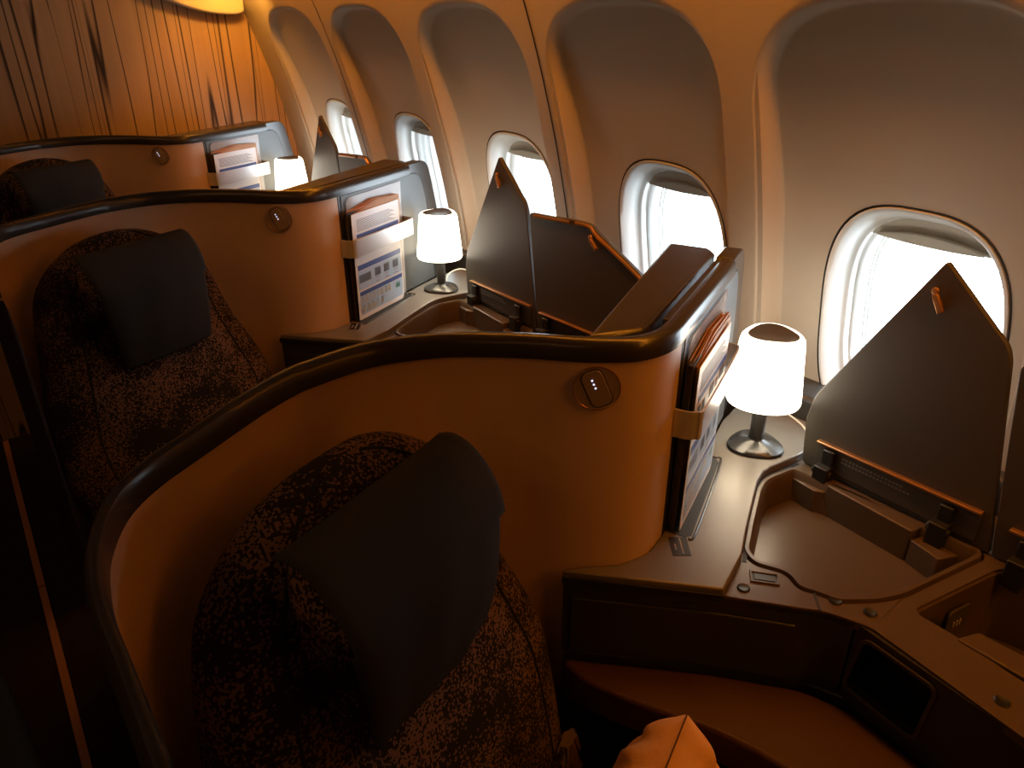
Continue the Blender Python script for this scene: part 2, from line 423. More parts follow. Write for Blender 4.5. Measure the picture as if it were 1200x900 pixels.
m = MB(); m.box(-2.3, 1.5, -2.2, 3.2, -1.50, -1.45); tag(m.build('floor', 'carpet', smooth=False), kind='structure')
m = MB(); m.box(-2.3, 0.55, -2.2, 3.2, 0.72, 0.76); m.box(0.55, 0.62, -2.2, 3.2, .40, .76); m.box(.55, .95, -2.2, 3.2, .36, .40)
tag(m.build('ceiling', 'ceiling', smooth=False), kind='structure')
m = MB(); m.box(.893, .898, -2.2, 2.975, .198, .37); tag(m.build('added_cove_baffle', 'valance', bevel=.002), kind='structure')  # added lip out of view, blocks the cove light towards the aisle
m = MB(); m.box(-2.34, -2.3, -2.2, 3.2, -1.45, .76); tag(m.build('wall_left', 'lining', smooth=False), kind='structure')
m = MB(); m.box(-2.3, 1.5, -2.24, -2.2, -1.45, .76); tag(m.build('wall_front', 'lining', smooth=False), kind='structure')
m = MB(); m.box(-2.3, 1.5, 3.12, 3.16, -1.45, .76); tag(m.build('wall_back', 'wood', smooth=False), kind='structure')
# rounded cream bin end above the bulkhead
m = MB(); pr = spline([(1.03, .34), (1.035, .06), (1.022, .012), (.95, .008), (.88, .018), (.80, .042), (.70, .085), (.55, .17), (.50, .34)], 6)
m.prism(pr, 3.055, 3.118, lambda a, b, c: (a, c, b)); tag(m.build('trim_2', 'valance', bevel=.006), kind='structure')
# aisle floor track covers
for i, (x, w_, y0, y1) in enumerate(((-.111, .019, 2.103, 3.1), (-.111, .019, -1.5, 2.097), (-.222, .019, 2.107, 3.05))):
    m = MB(); m.box(x, x + w_, y0, y1, -1.45, -1.443)
    o = m.build('track_cover', 'strip', base=(x + w_ / 2, (y0 + y1) / 2, -1.45), bevel=.002)
    tag(o, ['thin brown floor track cover in the aisle, far length', 'thin brown floor track cover in the aisle, near length beyond a seam', 'brown floor track cover beside the far length, barely in frame'][i], 'floor strip', 'floor track covers')

# ------------------------------------------------------------------ seat suite, row nearest the camera (the others are copies)
U = Vector((.895, .446)); Nn = Vector((.446, -.895)); P0 = Vector((.714, .588))
def F(s, off, z=None):
    q = P0 + U * s + Nn * off
    return (q.x, q.y) if z is None else (q.x, q.y, z)
RIM_T, RIM_B = -.352, -.375
inner = spline([(.714, .588), (.690, .5775), (.664, .5705), (.635, .5705), (.608, .579), (.576, .601), (.546, .629), (.517, .660), (.477, .695), (.443, .720), (.41, .737),
                (.346, .754), (.267, .745), (.236, .735), (.192, .712), (.123, .668), (.076, .637), (.043, .603), (.021, .556), (.012, .515), (.008, .468), (.009, .41), (.010, .345), (.011, .24)], 6)
nin = normals(inner)      # points away from the seat
def thick_(path):
    return [.45 + .55 * min(1, max(0, (p[0] - .02) / .30)) ** .8 if p[0] < .33 else 1 for p in path]
def shell():
    t = thing('seat_shell', (.35, .75, -1.45))
    m = MB(); m.sweep(inner, [(0, -1.447), (0, RIM_B + .002), (.022, RIM_B + .002), (.022, -1.447)], nrm=nin, thick=thick_(inner))
    m.cur = 0; m.build('panel', 'beige', t, angle=50)
    pre = [F(.30 - .03 * k, 0) for k in range(10)]; rp = pre + inner; nr_ = normals(rp)
    m = MB(); m.sweep(rp, [(-.0035, RIM_B - .004), (-.0045, RIM_B + .004), (-.003, RIM_T - .006), (.001, RIM_T - .0015), (.008, RIM_T), (.016, RIM_T - .0005), (.022, RIM_T - .004), (.0265, RIM_T - .010), (.028, RIM_B - .006), (.026, RIM_B - .016), (.0225, RIM_B - .018), (.0225, RIM_B - .004)], nrm=nr_, thick=thick_(rp))
    m.build('rim_trim', 'rim', t, angle=40)
    m = MB(); m.sweep(inner, [(.0225, -1.447), (.0225, RIM_B - .02), (.0255, RIM_B - .02), (.0255, -1.447)], nrm=nin, thick=thick_(inner))
    m.build('outer_skin', 'shelldark', t, angle=50)
    # pocket wall with rounded outer corner
    pl = [(0.001, -.6925), (.465, -.6925), (.433, -.498), (.411, -.420), (.390, RIM_T), (.302, RIM_T), (.300, RIM_T - .004), (0.001, RIM_T - .004)]
    pl = rounded(pl, [0, 0, .05, .02, .040, 0, 0, 0], 8)
    m = MB(); m.prism(pl, 0, -.030, lambda a, b, c: F(a, c, b))
    m.build('pocket_wall', 'rim', t, bevel=.005, seg=3)
    pn = rounded([(.012, -.69), (.40, -.69), (.372, -.45), (.345, -.379), (.012, -.3805)], [0, 0, .03, .03, 0])
    m = MB(); m.prism(pn, .0, .0016, lambda a, b, c: F(a, c, b)); m.build('pocket_panel', 'pocket', t, bevel=.0008, seg=1)
    m = MB(); m.prism(inset(pn, -.0022), -.001, .0006, lambda a, b, c: F(a, c, b)); m.build('panel_seam', 'blackgap', t)
    # housing behind the pocket wall: its flat cap is the ledge
    m = MB(); led = [F(-.040, -.040), F(.340, -.040), F(.366, -.056), F(.368, -.127), F(-.10, -.096), F(-.085, -.08)]
    m.prism(led, -1.2, -.357); m.build('ledge_housing', 'rim', t, bevel=.006, seg=3)
    # aisle-side low wall ahead of the shell
    m = MB(); m.prism(rounded([(.24, -1.447), (.24, -.38), (.16, -.88), (-.18, -.90), (-.18, -1.447)], [0, .0, .05, .04, 0]), .011, .036, lambda a, b, c: (c - .018, a, b))
    m.build('aisle_wall', 'shelldark', t, bevel=.005)
    # round reading light key with three light points
    bi = min(range(len(inner)), key=lambda i: (inner[i][0] - .577) ** 2 + (inner[i][1] - .600) ** 2)
    bp = Vector(inner[bi]); bn = -Vector(nin[bi]); bt = Vector((-bn.y, bn.x)); zc = -.414
    if bt.x < 0: bt = -bt
    G = lambda a, b, c: (bp.x + bt.x * a + bn.x * c, bp.y + bt.y * a + bn.y * c, zc + b)
    circ = lambda rr, k=48: [(rr * math.cos(2 * math.pi * i / k), rr * math.sin(2 * math.pi * i / k)) for i in range(k)]
    m = MB(); m.prism(circ(.0295), -.004, .0045, G); btn = m.build('light_key', 'keygrey', t, bevel=.0012)
    m = MB(); m.tube([G(.0292 * math.cos(2 * math.pi * i / 48), .0292 * math.sin(2 * math.pi * i / 48), .004) for i in range(48)], .0011, 6, closed=True); m.build('key_ring', 'bronze', btn)
    def pill(w2, h2, rot):
        pp = rounded([(-w2, -h2), (w2, -h2), (w2, h2), (-w2, h2)], w2 * .8); c, s = math.cos(rot), math.sin(rot)
        return [(a * c - b * s, a * s + b * c) for a, b in pp]
    m = MB(); m.prism(pill(.0148, .0262, R(24)), .004, .0048, G); m.build('key_groove', 'blackgap', btn)
    m = MB(); m.prism(pill(.0136, .025, R(24)), .004, .0058, G); m.build('key_face', 'keygrey', btn, bevel=.0008)
    for k in range(3):
        m = MB(); cx, cy = -.0065 + .0024 * k, .0115 - .0052 * k
        m.prism([(cx + .0012 * math.cos(a * .785), cy + .0012 * math.sin(a * .785)) for a in range(8)], .0055, .0063, G); m.build('light_point', 'led', btn)
    # brushed band that holds the leaflets
    pth = [(-.004, .001), (-.004, .020), (.002, .031), (.012, .0365), (.10, .037), (.20, .0365), (.248, .0345), (.258, .029), (.262, .018), (.262, .001)]
    pth = spline(pth, 4); pts = [F(a, b) for a, b in pth]
    m = MB(); m.sweep(pts, [(-.0015, -.524), (-.0015, -.481), (.0015, -.481), (.0015, -.524)]); m.build('leaflet_band', 'alu', t, angle=50)
    return t

ZT = -.693; ZD = -.708
tray = [(.778, .470), (.790, .500), (.852, .538), (.940, .589), (.975, .602), (1.052, .594), (1.082, .292), (1.062, .276), (.890, .304), (.850, .320), (.806, .352), (.798, .378), (.786, .402), (.800, .428)]
well = [(.873, .286), (1.066, .254), (1.082, .20), (1.082, -.02), (.88, -.02), (.862, .146), (.873, .228)]
def console():
    t = thing('side_console', (.95, .40, -1.45))
    body = [(.541, .6075), (.690, .457), (.776, .357), (.800, .300), (.790, .200), (.780, .110), (.765, -.10), (1.185, -.10), (1.185, .79), (1.06, .748), (.714, .5765), (.664, .5585), (.611, .5665), (.572, .594)]
    m = MB(); m.prism(body, -1.447, -.84); m.build('cabinet', 'fascia', t, bevel=.003)
    hole_t = rounded(tray, .018); hole_w = rounded(well, [.015, .03, .02, .01, .01, .02, .01])
    cub = (.205, .318)
    # front band with the cubby cut out, built as wall strips round the top
    fr = [(.541, .6095), (.690, .457), (.757, .379), (.776, .357), (.790, .330), (.800, .300), (.799, .285), (.790, .200), (.780, .110), (.765, -.10)]
    fr = fr[:2] + spline(fr[1:8], 3)[1:] + fr[8:]
    nf = [(-a, -b) for a, b in normals(fr)]
    m = MB()
    sub = [p for p in fr if p[1] > .318]
    m.sweep(sub, [(0, -.842), (0, ZD - .004), (.012, ZD - .004), (.012, -.842)], nrm=[nf[fr.index(p)] for p in sub])
    m.build('front_panel', 'fascia', t, angle=50)
    # door with seams on the front panel
    for (a, b, z0, z1) in ((.02, .97, -.838, -.748), (.02, .97, -.744, -.716)):
        pass
    p0, p1 = Vector(fr[0]), Vector(fr[1]); d = (p1 - p0); L_ = d.length; d.normalize(); nn = Vector((d.y, -d.x))
    if nn.y > 0: nn = -nn
    H = lambda a, b, c: (p0.x + d.x * a + nn.x * c, p0.y + d.y * a + nn.y * c, b)
    dpts = [tuple(p0 + d * .012)] + [tuple(p0 + d * (L_ * q)) for q in (.25, .5, .75, 1)] + [p for p in fr[2:] if p[1] > .372]
    m = MB(); nd = [(-a_, -b_) for a_, b_ in normals(dpts)]
    m.sweep(dpts, [(-.0035, -.838), (-.0035, -.739), (-.0005, -.7375), (-.0005, -.8395)], nrm=nd); m.build('drawer_front', 'fascia', t, bevel=.0012)
    m = MB(); m.box(L_ * .72, L_ * .86, -.732, -.727, 0, .003, H); m.build('latch', 'black', t, bevel=.001)
    # right front with cubby
    q0, q1 = Vector((.800, .300)), Vector((.768, -.06)); q0 = Vector((.7965, .318)); d2 = (q1 - q0); L2 = d2.length; d2.normalize(); n2 = Vector((d2.y, -d2.x))
    if n2.x > 0: n2 = -n2
    K = lambda a, b, c: (q0.x + d2.x * a + n2.x * c, q0.y + d2.y * a + n2.y * c, b)
    face = [(0, -.842), (L2, -.842), (L2, ZD - .004), (0, ZD - .004)]
    hole = rounded([(.006, -.818), (.104, -.818), (.110, -.727), (.016, -.727)], .012)
    m = MB(); m.prism(face, -.012, 0, K, holes=[hole]); m.build('cubby_front', 'fascia', t)
    m = MB(); m.prism(inset(hole, -.005), 0, .003, K, holes=[inset(hole, .0005)]); m.build('cubby_frame', 'lid', t, bevel=.001)
    m = MB(); m.prism(inset(hole, -.001), -.010, -.075, K, holes=[inset(hole, .0015)]); m.prism(inset(hole, -.001), -.077, -.075, K); m.build('cubby_box', 'black', t)
    # lower deck with the two wells cut through it
    deck = [(.552, .6005), (.690, .459)] + fr[2:] + [(1.185, -.10), (1.185, .79), (1.06, .748), (.714, .5765), (.664, .5585), (.611, .5665), (.572, .594)]
    m = MB(); m.prism(deck, -.722, ZD, holes=[hole_t, hole_w]); m.build('deck', 'deck', t, bevel=.002)
    # raised left plate
    plate = [(.539, .6115), (.690, .452), (.770, .484), (.823, .517), (.944, .588), (.975, .600), (1.000, .602), (1.072, .596), (1.19, .60), (1.18, .795), (1.062, .758), (.714, .5845), (.664, .5665), (.611, .5735), (.575, .5965)]
    m = MB(); m.prism(plate, ZD - .001, ZT); m.build('top_plate', 'plate', t, bevel=.0025)
    m = MB(); m.sweep([(.539, .6105), (.690, .4515)], [(0, -.712), (0, -.7015), (.004, -.7015), (.004, -.712)]); m.build('shadow_gap', 'blackgap', t)
    gp = spline([(.772, .4835), (.823, .5155), (.944, .5865), (.975, .5985), (1.000, .6005), (1.066, .595)], 5)
    m = MB(); m.sweep(gp, [(0, ZD + .0002), (0, ZD + .0008), (.006, ZD + .0008), (.006, ZD + .0002)]); m.build('plate_gap', 'blackgap', t)
    # tray: rim, walls and floor
    ro = rounded(tray, .018); m = MB()
    ins = [ro, inset(ro, .0035), inset(ro, .0045), inset(ro, .010), inset(ro, .014), inset(ro, .020)]
    zz = [ZD - .012, ZD - .002, ZD + .003, ZD + .003, ZD - .002, -.764]
    m.loft([[(a, b, z) for a, b in l] for l, z in zip(ins, zz)], True, False); tr = m.build('tray', 'deck', t, angle=45)
    m = MB(); m.prism(inset(ro, .018), -.768, -.762); m.build('tray_floor', 'deck', tr, base=t['_b'])
    m = MB(); m.prism(rounded([(1.034, .372), (1.058, .367), (1.064, .515), (1.042, .520)], .004), -.765, ZD + .003); m.build('hinge_ledge', 'deck', tr, base=t['_b'], bevel=.002)
    for stp in ([(1.032, .535), (1.042, .522), (1.060, .518), (1.060, .578), (1.036, .580)], [(1.034, .370), (1.022, .322), (1.056, .308), (1.058, .365)]):
        m = MB(); m.prism(stp, -.765, ZD - .012); m.build('hinge_step', 'deck', tr, base=t['_b'], bevel=.0015)
    # second well: walls, floor, ledge, outlet
    wo = rounded(well, [.015, .03, .02, .01, .01, .02, .01]); m = MB()
    m.loft([[(a, b, z) for a, b in l] for l, z in ((wo, ZD - .004), (inset(wo, .003), ZD - .006), (inset(wo, .006), -.832))], True, False)
    m.prism(inset(wo, .004), -.838, -.832); wl = m.build('storage_well', 'deck', t, angle=45)
    m = MB(); m.prism(rounded([(.866, .226), (.900, .214), (.915, -.018), (.868, -.018)], .004), -.832, ZD + .003); m.build('well_ledge', 'deck', wl, base=t['_b'], bevel=.002)
    e0, e1 = Vector((.878, .2785)), Vector((1.064, .2475)); d3 = (e1 - e0).normalized(); n3 = Vector((d3.y, -d3.x))
    Q = lambda a, b, c: (e0.x + d3.x * a + n3.x * c, e0.y + d3.y * a + n3.y * c, b)
    m = MB(); m.prism(rounded([(.070, -.795), (.118, -.795), (.118, -.738), (.070, -.738)], .010), .0, .004, Q); so = m.build('power_outlet', 'lid', wl, base=t['_b'], bevel=.0015)
    m = MB()
    for k in range(3): m.box(.084 + .007 * k, .087 + .007 * k, -.770, -.760, .004, .0048, Q)
    m.build('socket_slot', 'print', wl, base=t['_b'])
    m = MB(); m.prism(rounded([(.020, -.800), (.058, -.800), (.058, -.744), (.020, -.744)], .006), .0, .003, Q); m.build('jack_plate', 'black', wl, base=t['_b'], bevel=.001)
    # seam across the front edge band, buttons, usb recess
    m = MB(); m.prism([(.7735, .3605), (.776, .3585), (.800, .383), (.7975, .3855)], ZD - .001, ZD + .0006); m.build('edge_seam', 'blackgap', t)
    for (x, y) in ((.728, .447), (.807, .357), (.824, .317), (.812, .149)):
        m = MB(); rg = []
        for rr, z in ((.0088, ZD - .002), (.0088, ZD + .001), (.0075, ZD + .0024), (.005, ZD + .0016), (.0, ZD + .0012)):
            rg.append([(x + max(rr, 1e-4) * math.cos(2 * math.pi * k / 24), y + max(rr, 1e-4) * math.sin(2 * math.pi * k / 24), z) for k in range(24)])
        m.loft(rg, True, True); m.build('button', 'black', t)
    ub = [(.748, .449), (.772, .4215), (.788, .4345), (.764, .463)]
    m = MB(); m.prism(inset(ub, -.0015), ZD - .001, ZD + .0025, holes=[inset(ub, .0015)]); us = m.build('usb_recess', 'deck', t, bevel=.0006)
    m = MB(); m.prism(inset(ub, .0012), ZD, ZD + .0006); m.build('usb_bed', 'black', us, base=t['_b'])
    m = MB(); m.prism(inset(ub, .0045), ZD, ZD + .0018); m.build('usb_port', 'fascia', us, base=t['_b'])
    # small printed plate and the curved slot lip by the leaflets
    m = MB(); a0 = [F(-.055, .012), F(-.012, .008), F(-.006, .036), F(-.050, .044)]; a0 = [F(-.046, .030), F(-.008, .012), F(.004, .036), F(-.034, .054)]
    m.prism(a0, ZT, ZT + .0006); lab = m.build('notice_plate', 'rim', t)
    m = MB()
    A, B, C_ = Vector(a0[0]), Vector(a0[1]), Vector(a0[3])
    for row, (c0, c1) in enumerate(((.62, 10), (.28, 4))):
        for k in range(c1):
            q = A + (B - A) * ((.1 if c1 == 10 else .3) + .085 * k) + (C_ - A) * c0
            m.box(q.x, q.x + .0014, q.y, q.y + .003, ZT + .0005, ZT + .0009)
    m.build('notice_print', 'print', t)
    sl = [F(.002, .040), F(.010, .046), F(.10, .043), F(.236, .034), F(.246, .024), F(.244, .012)]
    m = MB(); m.tube([(a, b, ZT) for a, b in spline(sl, 4)], .0022, 8); m.build('slot_lip', 'rim', t)
    m = MB(); m.prism([F(.004, .002), F(.240, .002), F(.243, .024), F(.232, .032), F(.012, .042), F(.004, .036)], ZT, ZT + .0005); m.build('slot_bed', 'blackgap', t)
    pl = [(.529, .548), (.555, .487), (.612, .386), (.636, .318), (.660, .20), (.70, .06), (.757, .06), (.772, .110), (.782, .200), (.788, .286), (.764, .352), (.684, .447), (.537, .592), (.527, .587)]
    m = MB(); m.prism(rounded(pl, .02), -.90, -.842); m.build('armrest', 'leather', t, bevel=.008, seg=3)
    # storage lid standing open against the sidewall
    lidp = rounded([(.442, -.305), (.337, -.398), (.329, -.416), (.278, -.706), (.590, -.706), (.5985, -.62), (.591, -.575)], [.006, .012, .012, .004, .01, .01, .012])
    lx = lambda a, b, c: (1.073 + (b + .69) * .012 + c, a, b)
    m = MB(); m.prism(lidp, 0, .011, lx); lid = m.build('storage_lid', 'lid', t, bevel=.0018)
    m = MB(); m.prism([(.300, -.643), (.566, -.647), (.566, -.651), (.300, -.648)], -.010, .0, lx); m.build('lid_rail', 'bronze', lid, base=t['_b'], bevel=.0012)
    m = MB(); m.prism([(.300, -.649), (.566, -.652), (.566, -.696), (.300, -.696)], -.004, .0, lx); m.build('lid_rail_face', 'lid', lid, base=t['_b'], bevel=.001)
    m = MB()
    for row, (z, n_) in enumerate(((-.664, 17), (-.671, 19))):
        for k in range(n_):
            m.box(.515 - .0062 * k, .5185 - .0062 * k + random.uniform(0, .001), z, z + .0032, -.0046, -.004, lx)
    m.build('lid_print', 'dim_print', lid, base=t['_b'])
    for y in (.540, .345):
        m = MB(); m.box(1.045, 1.072, y - .013, y + .013, -.728, -.682); m.box(1.060, 1.072, y - .010, y + .010, -.690, -.655); m.tube([(1.054, y - .017, -.694), (1.054, y + .017, -.694)], .007, 12)
        m.build('hinge', 'black', lid, base=t['_b'], bevel=.002)
    def hook(y, z, par, rot):
        m = MB(); c, s = math.cos(rot), math.sin(rot)
        to = lambda a, b, cc: lx(y + a * c - b * s, z + a * s + b * c, cc)
        m.box(-.0045, .0045, -.014, .014, -.010, -.003, to); m.box(-.003, .003, -.005, .005, -.004, .001, to)
        m.prism([(.0055 * math.cos(k * .5236), .018 + .0055 * math.sin(k * .5236)) for k in range(12)], -.006, -.001, to)
        m.build('hook', 'bronze', par, base=t['_b'], bevel=.0015)
    hook(.436, -.364, lid, R(-30))
    # folded second leaf
    leaf = rounded([(.317, -.416), (.159, -.403), (.104, -.401), (.075, -.417), (-.062, -.477), (-.098, -.52), (-.098, -.706), (.2745, -.706)], [.01, .01, .015, .015, .02, .02, .004, .004])
    m = MB(); m.prism(leaf, 0, .011, lx); lf = m.build('storage_lid', 'lid', t, bevel=.0018)
    for pts in ([(.298, -.421), (.170, -.4105)], [(.150, -.4085), (.104, -.4075), (.078, -.4225), (-.058, -.4825), (-.084, -.512)]):
        m = MB(); pp = spline(pts, 5) if len(pts) > 2 else pts
        m.tube([lx(a, b, -.001) for a, b in pp], .0042, 8); m.build('edge_strip', 'bronze', lf, base=t['_b'])
    hook(.084, -.440, lf, R(-48))
    m = MB(); m.prism([(.070, -.641), (.262, -.647), (.262, -.652), (.070, -.646)], -.010, .0, lx); m.build('lid_rail', 'bronze', lf, base=t['_b'], bevel=.0012)
    for y in (.235, .095):
        m = MB(); m.box(1.045, 1.072, y - .013, y + .013, -.728, -.682); m.box(1.060, 1.072, y - .010, y + .010, -.690, -.655); m.build('hinge', 'black', lf, base=t['_b'], bevel=.002)
    return t

def lamp():
    bx, by = 1.033, .662; t = thing('table_lamp', (bx, by, ZT))
    def tri(rr, z, amp, k=48, ph=R(40)): return [(bx + rr * (1 + amp * math.cos(3 * (2 * math.pi * i / k - ph))) * math.cos(2 * math.pi * i / k), by + rr * (1 + amp * math.cos(3 * (2 * math.pi * i / k - ph))) * math.sin(2 * math.pi * i / k), z) for i in range(k)]
    m = MB(); m.loft([tri(.047, ZT + .0005, .07), tri(.0485, ZT + .002, .07), tri(.047, ZT + .006, .07), tri(.030, ZT + .012, .06), tri(.014, ZT + .0155, .03), tri(.0125, ZT + .018, 0)]); m.build('base', 'lampbase', t, angle=50)
    m = MB(); m.loft([tri(.0125, ZT + .016, 0), tri(.0125, -.585, 0), tri(.010, -.56, 0)]); m.build('stem', 'lampbase', t)
    m = MB(); m.loft([tri(.056, -.596, .03), tri(.0605, -.5985, .03), tri(.0625, -.594, .03), tri(.0617, -.580, .03), tri(.0525, -.488, .04), tri(.0507, -.480, .05), tri(.047, -.4755, .06), tri(.041, -.4745, .08), tri(.039, -.479, .10)], True, False)
    m.build('shade', 'shadewhite', t, angle=70)
    m = MB(); m.loft([tri(.0405, -.4775, .10), tri(.0395, -.4735, .10), tri(.036, -.4745, .10), tri(.001, -.477, .0)]); m.build('top_cap', 'lampcap', t)
    m = MB(); m.tube(spline([(1.062, .690, ZT + .006), (1.085, .700, ZT + .028), (1.125, .690, ZT + .034), (1.150, .650, ZT + .012), (1.130, .618, ZT + .004), (1.10, .606, ZT + .003)], 6), .0018, 8); m.build('cord', 'cord', t)
    return t

def leaflets():
    out = []
    fz = lambda s, z, off: F(s, off + (z + .68) * -.0, z)
    # clear sleeve
    m = MB(); m.prism(rounded([(.018, -.690), (.245, -.690), (.250, -.386), (.034, -.388), (.024, -.398)], [0, 0, .004, .012, .012]), .004, .0055, lambda a, b, c: F(a, c, b))
    out.append(('clear_sleeve', m.build('clear_sleeve', 'acrylic', base=F(.13, .005, -.69))))
    # dark booklet and kraft envelope of pages
    t = thing('magazine', F(.11, .015, -.691))
    m = MB(); m.box(.010, .214, -.6915, -.420, .008, .016, lambda a, b, c: F(a, c, b)); m.build('cover', 'darkcover', t, bevel=.001)
    m = MB()
    for k in range(7):
        o0 = .0085 + .0011 * k; top = -.408 - .0025 * (k % 3)
        pl = [(.016, -.69), (.216, -.69), (.220, top - .004), (.12, top + .003 - .004 * (k % 2)), (.020 + .004 * (k % 2), top - .010 - .003 * (k % 4))]
        m.prism(pl, o0, o0 + .0006, lambda a, b, c: F(a, c + max(0, b + .46) * (.12 if k % 2 else -.02), b))
    m.build('pages', 'kraft', t, smooth=False); out.append(('magazine', t))
    # printed card at the front
    m = MB(); fr = lambda a, b, c: F(a, .0225 + c, b)
    m.cur = 0; m.prism(rounded([(.012, -.691), (.208, -.691), (.2105, -.424), (.016, -.424)], [.002, .012, .002, .002]), 0, .0012, fr)
    def q(mi, s0, s1, z0, z1):
        m.cur = mi; m.box(.014 + s0 * .194, .014 + s1 * .194, -.690 + z0 * .264, -.690 + z1 * .264, .0012, .0015, fr)
    q(1, .04, .98, .475, .525); q(1, .04, .98, .225, .268); q(2, .03, .98, .285, .47); q(2, .03, .98, .04, .22)
    q(3, .05, .30, .35, .43)
    for s in (.38, .58, .78): q(3, s, s + .13, .36, .44); q(5, s + .02, s + .11, .30, .31); q(5, s + .02, s + .11, .335, .342)
    for k in range(8): q(4, .05 + .085 * k, .105 + .085 * k, .15, .205); q(3, .065 + .085 * k, .09 + .085 * k, .20, .215)
    for k in range(5): q(4, .06 + .10 * k, .13 + .10 * k, .06, .115); q(3, .08 + .10 * k, .11 + .10 * k, .112, .128)
    q(6, .82, .92, .14, .20); q(5, .05, .09, .05, .09)
    q(1, .08, .98, .78, .815); q(3, .10, .18, .68, .75); q(3, .24, .32, .68, .74); q(3, .46, .60, .69, .76); q(5, .66, .73, .69, .74); q(3, .78, .93, .70, .77)
    for k in range(9): q(3, .10, .90 - .05 * (k % 3), .84 + .013 * k, .845 + .013 * k)
    out.append(('information_card', m.build('information_card', ['paper', 'blueink', 'lightblue', 'greyink', 'skinink', 'redink', 'greenink'], base=F(.11, .023, -.691), smooth=False)))
    return out

# seat
SC = Vector((.25, .555)); SR = Vector((.921, .390)); SF = Vector((.390, -.921))
def S(a, b, z): q = SC + SR * a + SF * b; return (q.x, q.y, z)
def se(a, e): return math.copysign(abs(a) ** e, a)
def lofted(rows, n=36, e=.55, a0=0.0):
    """rows: (z, half width, back f, front f); superellipse sections"""
    out = []
    for z, hw, b0, b1 in rows:
        out.append([S(a0 + hw * se(math.cos(2 * math.pi * k / n), e), (b0 + b1) / 2 + (b1 - b0) / 2 * se(math.sin(2 * math.pi * k / n), e), z) for k in range(n)])
    return out
def lerp_rows(rows, n=4):
    ks = [Vector(r) for r in rows]; return [tuple(v) for v in spline(ks, n)]
def seat():
    t = thing('airline_seat', S(0, .25, -1.45))
    rows = lerp_rows([(-1.06, .245, .03, .135), (-.95, .250, .005, .118), (-.85, .257, -.02, .098), (-.76, .260, -.045, .076), (-.68, .236, -.066, .054), (-.63, .218, -.078, .038), (-.58, .205, -.088, .024), (-.53, .194, -.094, .012), (-.48, .174, -.100, .000), (-.445, .145, -.098, -.012), (-.418, .108, -.092, -.026), (-.400, .068, -.082, -.038), (-.3905, .024, -.066, -.05)])
    m = MB(); m.loft(lofted(rows, 48, .60)); m.build('backrest', 'fabric', t, angle=80)
    # stitched seam round the face of the back
    for sgn in (-1, 1):
        pts = []
        for z, hw, b0, b1 in rows[2:-2]:
            a = .74; y = (1 - a ** (2 / .60)) ** (.60 / 2)
            pts.append(S(sgn * hw * a, (b0 + b1) / 2 + (b1 - b0) / 2 * y, z))
        m = MB(); m.tube(pts, .0022, 6); m.build('piping', 'bluefabric', t)
    hr = [(-.625, .03, .020, .038), (-.62, .08, .005, .048), (-.60, .100, -.01, .055), (-.57, .107, -.02, .063), (-.53, .111, -.028, .068), (-.49, .113, -.03, .069), (-.455, .112, -.03, .059), (-.43, .106, -.026, .038), (-.417, .09, -.018, .020), (-.412, .03, -.006, .008)]
    m = MB(); m.loft(lofted(lerp_rows(hr, 3), 48, .62, -.008)); m.build('headrest', 'fabric', t, angle=80)
    cu = [(-1.150, .235, .03, .66), (-1.135, .243, .025, .675), (-1.08, .246, .02, .68), (-1.04, .243, .02, .678), (-1.018, .235, .03, .668), (-1.008, .215, .05, .64), (-1.005, .12, .12, .52)]
    m = MB(); m.loft(lofted(lerp_rows(cu, 2), 60, .35)); m.build('seat_cushion', 'fabric', t, angle=80)
    m = MB(); m.loft(lofted([(-1.447, .16, .06, .50), (-1.147, .19, .03, .56)], 40, .3)); m.build('seat_pedestal', 'black', t)
    return t
def towel():
    # cloth laid over the top of the headrest, front fall longer
    prof = [(-.012, -.411, .124, .117), (.006, -.4055, .125, .117), (.030, -.411, .127, .115), (.055, -.431, .129, .112), (.0725, -.458, .129, .108), (.0785, -.49, .127, .105), (.078, -.53, .121, .104), (.0735, -.57, .113, .105), (.066, -.605, .105, .106), (.058, -.632, .099, .106)]
    pr = []
    for c4 in zip(*[[p[0] for p in spline([(q[0], q[1]) for q in prof], 4)], [p[1] for p in spline([(q[0], q[1]) for q in prof], 4)], [p[1] for p in spline([(i, q[2]) for i, q in enumerate(prof)], 4)], [p[1] for p in spline([(i, q[3]) for i, q in enumerate(prof)], 4)]]): pr.append(c4)
    n = 26; rings = []
    for i, (b, z, hl, hr) in enumerate(pr):
        row = []
        for j in range(n + 1):
            s = 2 * j / n - 1; low = i / len(pr)
            wv = .0022 * math.sin(5.2 * s + .9) * low + .0016 * math.sin(9 * s + i * .12) * low
            side_ = -.010 * (abs(s) ** 6) * (1 if low > .5 else .2)
            row.append(S((hr if s > 0 else hl) * s, b + wv + side_ + .003, z + .002))
        rings.append(row)
    m = MB(); m.loft(rings, False, False)
    return m.build('headrest_towel', 'towel', base=S(0, .03, -.43), solid=.004, angle=80)

